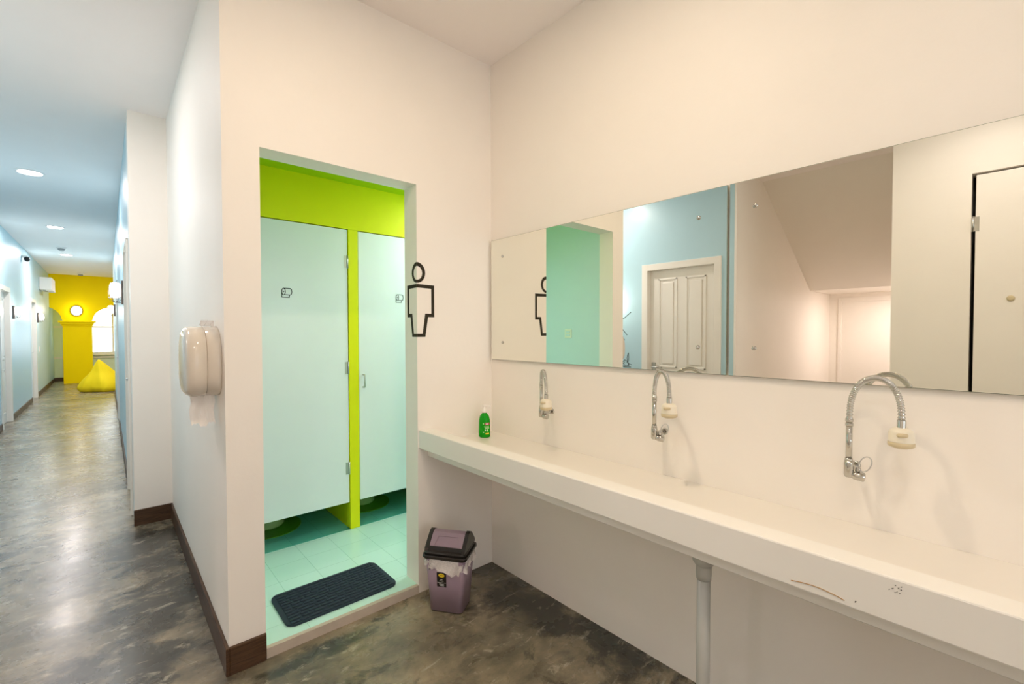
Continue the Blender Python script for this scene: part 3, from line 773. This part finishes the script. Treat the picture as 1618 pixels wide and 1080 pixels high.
# ------------------------------------------------------------------ lamps
def ceiling_light(x, y, label, col, power, z=H, rad=0.055):
    t = thing('ceiling_light', label, 'ceiling light', (x, y, z), group='round recessed ceiling lights')
    b = MB(); b.lathe([(rad+0.018, -0.0005), (rad+0.016, -0.006), (rad+0.003, -0.010), (rad, -0.004)], (0, 0, 0), 'ceil', 36); b.build('frame', t)
    b = MB(); b.lathe([(rad-0.001, -0.0105), (rad-0.001, -0.0115)], (0, 0, 0), 'lampglow', 36); b.build('diffuser', t)
    ld = bpy.data.lights.new('lamp', 'AREA'); ld.shape = 'DISK'; ld.size = rad*2; ld.energy = power; ld.color = col
    lo = bpy.data.objects.new('lamp', ld); COL.objects.link(lo); lo.parent = t; lo.location = (0, 0, -0.014)
    return t
ceiling_light(-0.50, 6.08, 'nearest recessed ceiling light in the corridor', NEUT, P_HALL, rad=0.08)
ceiling_light(-0.51, 9.00, 'second recessed ceiling light along the corridor, before the smoke detector', NEUT, P_HALL, rad=0.08)
ceiling_light(-0.54, 12.04, 'farthest recessed ceiling light in the corridor, just past the smoke detector', NEUT, P_HALL*1.6, rad=0.08)
ceiling_light(-0.50, 3.10, 'recessed corridor ceiling light beside the dispenser wall, above the frame', NEUT, P_HALL*0.8)
ceiling_light(-0.50, 0.15, 'recessed ceiling light over the floor beside the stair recess', NEUT, P_HALL*0.28)
ceiling_light(0.63, 0.95, 'recessed ceiling light in front of the doorway above the frame', WARM, P_WASH*1.25, rad=0.05)
ceiling_light(0.20, -0.15, 'recessed ceiling light over the near end of the counter', WARM, P_WASH*0.75, rad=0.05)
ceiling_light(0.3, -2.6, 'added unseen recessed fill light by the back wall', NEUT, P_WASH*0.7)  # unseen extra lamp, added to even out the light
ceiling_light(1.95, 2.48, 'recessed light in the lime toilet ceiling', COOL, P_TOILET, ZTC)
ceiling_light(2.75, 2.45, 'second recessed light in the lime toilet ceiling', COOL, P_TOILET, ZTC)
ceiling_light(-3.35, 0.92, 'recessed light in the low stair recess soffit', (1, 0.86, 0.87), P_STAIR, 1.79, 0.04)
ceiling_light(0.45, 14.3, 'added hidden fill light over the yellow bean bags', NEUT, P_HALL*1.6)  # added out of view behind the right wall to brighten the yellow end

def sconce(x, y, z, side, label, rot=0.0, s=1.0, power=3.4):
    t = thing('wall_sconce', label, 'wall light', (x, y, z), rot, group='glass wall lights with black brackets')
    t.scale = (s, s, s)
    b = MB(); b.box((0, -0.035, -0.10), (0.024*side, 0.035, 0.10), 'bracket', 0.004, 2); b.build('bracket', t)
    b = MB(); b.lathe([(0.014, -0.062), (0.030, -0.055), (0.036, -0.035), (0.036, 0.040), (0.030, 0.060), (0.014, 0.066)], (0.062*side, 0, 0.016), 'sconceglow', 24); b.build('glass_shade', t)
    b = MB()
    for k in range(6):
        a = 2*PI*k/6; c, q = math.cos(a), math.sin(a)
        b.tube([(0.062*side+0.044*c, 0.044*q, 0.045), (0.062*side+0.044*c, 0.044*q, -0.045), (0.062*side+0.032*c, 0.032*q, -0.070), (0.062*side, 0, -0.085)], 0.0015, 'black', 6)
    pts = [(0.062*side+0.045*math.cos(2*PI*k/20), 0.045*math.sin(2*PI*k/20), -0.045) for k in range(21)]
    b.tube(pts, 0.0016, 'grey', 6, caps=False); b.tube([(0.01*side, 0, -0.085), (0.062*side, 0, -0.085)], 0.003, 'black', 6); b.build('wire_guard', t)
    ld = bpy.data.lights.new('lamp', 'POINT'); ld.energy = power; ld.color = (1, 0.95, 0.88); ld.shadow_soft_size = 0.05
    lo = bpy.data.objects.new('lamp', ld); COL.objects.link(lo); lo.parent = t; lo.location = (0.145*side, 0, 0.01)
    return t
sconce(XR, 5.12, 1.64, -1, 'large glowing sconce on the right corridor wall nearest the pillar')
sconce(XR, 10.4, 1.68, -1, 'farther sconce on the right corridor wall')
sconce(XW, 10.20, 1.61, 1, 'sconce on the left blue wall just past the nearer door')
sconce(XW, 13.50, 1.61, 1, 'sconce on the left blue wall just past the farther door')
sconce(XW, 3.12, 1.61, 1, 'sconce on the near left blue wall above the plant drawing', power=6)
t = thing('bulkhead_light', 'rounded glowing wall light on the yellow wall above the column', 'wall light', (-0.565, YE, 1.86))
b = MB(); b.lathe([(0.115, -0.0005), (0.115, -0.03), (0.10, -0.04)], (0, 0, 0), 'grey', 36, axis='y', sy=1.18); b.build('casing', t)
b = MB(); b.lathe([(0.098, -0.035), (0.095, -0.055), (0.07, -0.085), (0.03, -0.095)], (0, 0, 0), 'sconceglow', 36, axis='y', sy=1.18); b.build('glass_shade', t)
ld = bpy.data.lights.new('lamp', 'POINT'); ld.energy = 2.2; ld.color = (1, 0.95, 0.88); ld.shadow_soft_size = 0.06
lo = bpy.data.objects.new('lamp', ld); COL.objects.link(lo); lo.parent = t; lo.location = (0, -0.20, 0)

# ------------------------------------------------------------------ far corridor objects
t = thing('air_conditioner', 'white split air conditioner high on the left wall by the yellow wall', 'air conditioner', (XW, 13.95, 2.22))
b = MB(); b.box((0, 0, 0.0), (0.20, 0.80, 0.27), 'tissue', 0.02, 3); b.build('casing', t)
b = MB(); b.box((0.10, 0.03, -0.012), (0.205, 0.77, 0.03), 'tissue', 0.008, 2); b.build('air_flap', t)
b = MB(); b.box((0.05, 0.10, -0.004), (0.12, 0.70, 0.004), 'grey'); b.build('grille', t)
t = thing('security_camera', 'black dome security camera at the left ceiling corner', 'camera', (-1.0, 11.4, 2.555))
b = MB(); b.lathe([(0.015, 0.045), (0.034, 0.035), (0.038, 0.01), (0.034, -0.015), (0.022, -0.03), (0.008, -0.036)], (0, 0, 0), 'black', 24); b.build('dome', t)
b = MB(); b.box((-0.06, -0.025, 0.03), (0.015, 0.025, 0.065), 'tissue', 0.006, 2); b.build('mount', t)
for x, y, lb in ((-0.56, 11.1, 'smoke detector between the two far corridor ceiling lights'), (-0.46, 15.7, 'smoke detector close to the yellow wall')):
    t = thing('smoke_detector', lb, 'smoke detector', (x, y, H))
    b = MB(); b.lathe([(0.065, -0.0005), (0.065, -0.018), (0.05, -0.022)], (0, 0, 0), 'ceil', 28); b.build('base', t)
    b = MB(); b.lathe([(0.048, -0.022), (0.045, -0.045), (0.030, -0.055)], (0, 0, 0), 'grey', 28); b.build('sensor', t)
t = thing('wall_switch', 'white wall switch on the left wall beyond the farther door', 'switch', (XW, 13.75, 0.95))
b = MB(); b.box((0, -0.06, -0.06), (0.01, 0.06, 0.06), 'tissue', 0.003, 1); b.build('plate', t)
b = MB(); b.box((0.01, -0.025, -0.035), (0.014, 0.025, 0.035), 'tissue', 0.002, 1); b.build('rocker', t)

def bean_bag(loc, rz, hgt, wd, lean, label):
    b = MB(); n_, k_ = 48, 22; rings = []
    for j in range(k_+1):
        v = j/k_
        z = hgt*v
        base_r = wd*(0.96 if v < 0.02 else 1.0)*((1-v)**0.85)*(1+0.20*math.sin(PI*min(1, v*1.6))) + 0.012
        if v < 0.12: base_r *= 0.90+0.10*(v/0.12)
        ring = []
        for i in range(n_):
            a = 2*PI*i/n_
            sq = 1.0+0.16*math.cos(4*a+0.4)*(1-v)
            fold = 1+0.035*math.sin(7*a+v*5)*(0.3+v)+0.02*math.sin(13*a+3*v)
            r_ = base_r*sq*fold
            ring.append(b.bm.verts.new((r_*math.cos(a)+lean[0]*v**1.3, r_*math.sin(a)*0.9+lean[1]*v**1.3, z)))
        rings.append(ring)
    fs = []
    for a, c in zip(rings, rings[1:]):
        for k in range(n_): fs.append(b.bm.faces.new((a[k], a[(k+1) % n_], c[(k+1) % n_], c[k])))
    b._tag(fs, 'beanbag', True); b._tag([b.bm.faces.new(rings[0][::-1]), b.bm.faces.new(rings[-1])], 'beanbag', True)
    o = b.build('bean_bag', loc=loc, rotz=rz); tag(o, label, 'bean bag')
bean_bag((-0.02, 13.75, 0.001), 0.2, 0.70, 0.40, (-0.12, 0.0), 'pointed yellow bean bag on the floor in front of the column')
bean_bag((0.42, 14.55, 0.001), 0.9, 0.60, 0.36, (-0.02, -0.22), 'second yellow bean bag peeking out behind the first')

# plant and bird line drawing on the near blue wall (seen in the mirror)
b = MB(); N = (1, 0, 0)
for pl, wd in (([(2.995, 1.42), (2.93, 1.458), (2.855, 1.511)], 0.007), ([(3.0, 1.37), (2.95, 1.315), (2.902, 1.264)], 0.007), ([(3.0, 1.285), (2.96, 1.245), (2.934, 1.208)], 0.006),
               ([(3.0, 1.42), (3.08, 1.36), (3.2, 1.34)], 0.007), ([(3.0, 1.37), (3.1, 1.20), (3.2, 1.1)], 0.007), ([(3.15, 1.45), (3.13, 1.2), (3.14, 0.9)], 0.008),
               ([(2.991, 0.995), (2.975, 0.955), (2.958, 0.965), (2.935, 0.992), (2.91, 0.985), (2.884, 0.960), (2.884, 0.932), (2.91, 0.925), (2.949, 0.922), (2.991, 0.930)], 0.006),
               ([(2.885, 1.071), (2.893, 1.05), (2.901, 1.015), (2.897, 0.99), (2.892, 0.967), (2.876, 0.933)], 0.007), ([(2.885, 1.071), (2.878, 1.02), (2.884, 0.975)], 0.005),
               ([(2.909, 0.966), (2.875, 0.95), (2.844, 0.942)], 0.005), ([(2.983, 0.941), (2.945, 0.95), (2.93, 0.975)], 0.004), ([(2.983, 0.93), (2.93, 0.912), (2.852, 0.915)], 0.006), ([(2.96, 0.96), (2.94, 0.945), (2.925, 0.93)], 0.004)):
    b.stroke([(XW, y, z) for y, z in pl], wd, 'ink', N)
o = b.build('wall_drawing'); tag(o, 'dark line drawing of leaves and bird on the blue wall, in the mirror', 'drawing')
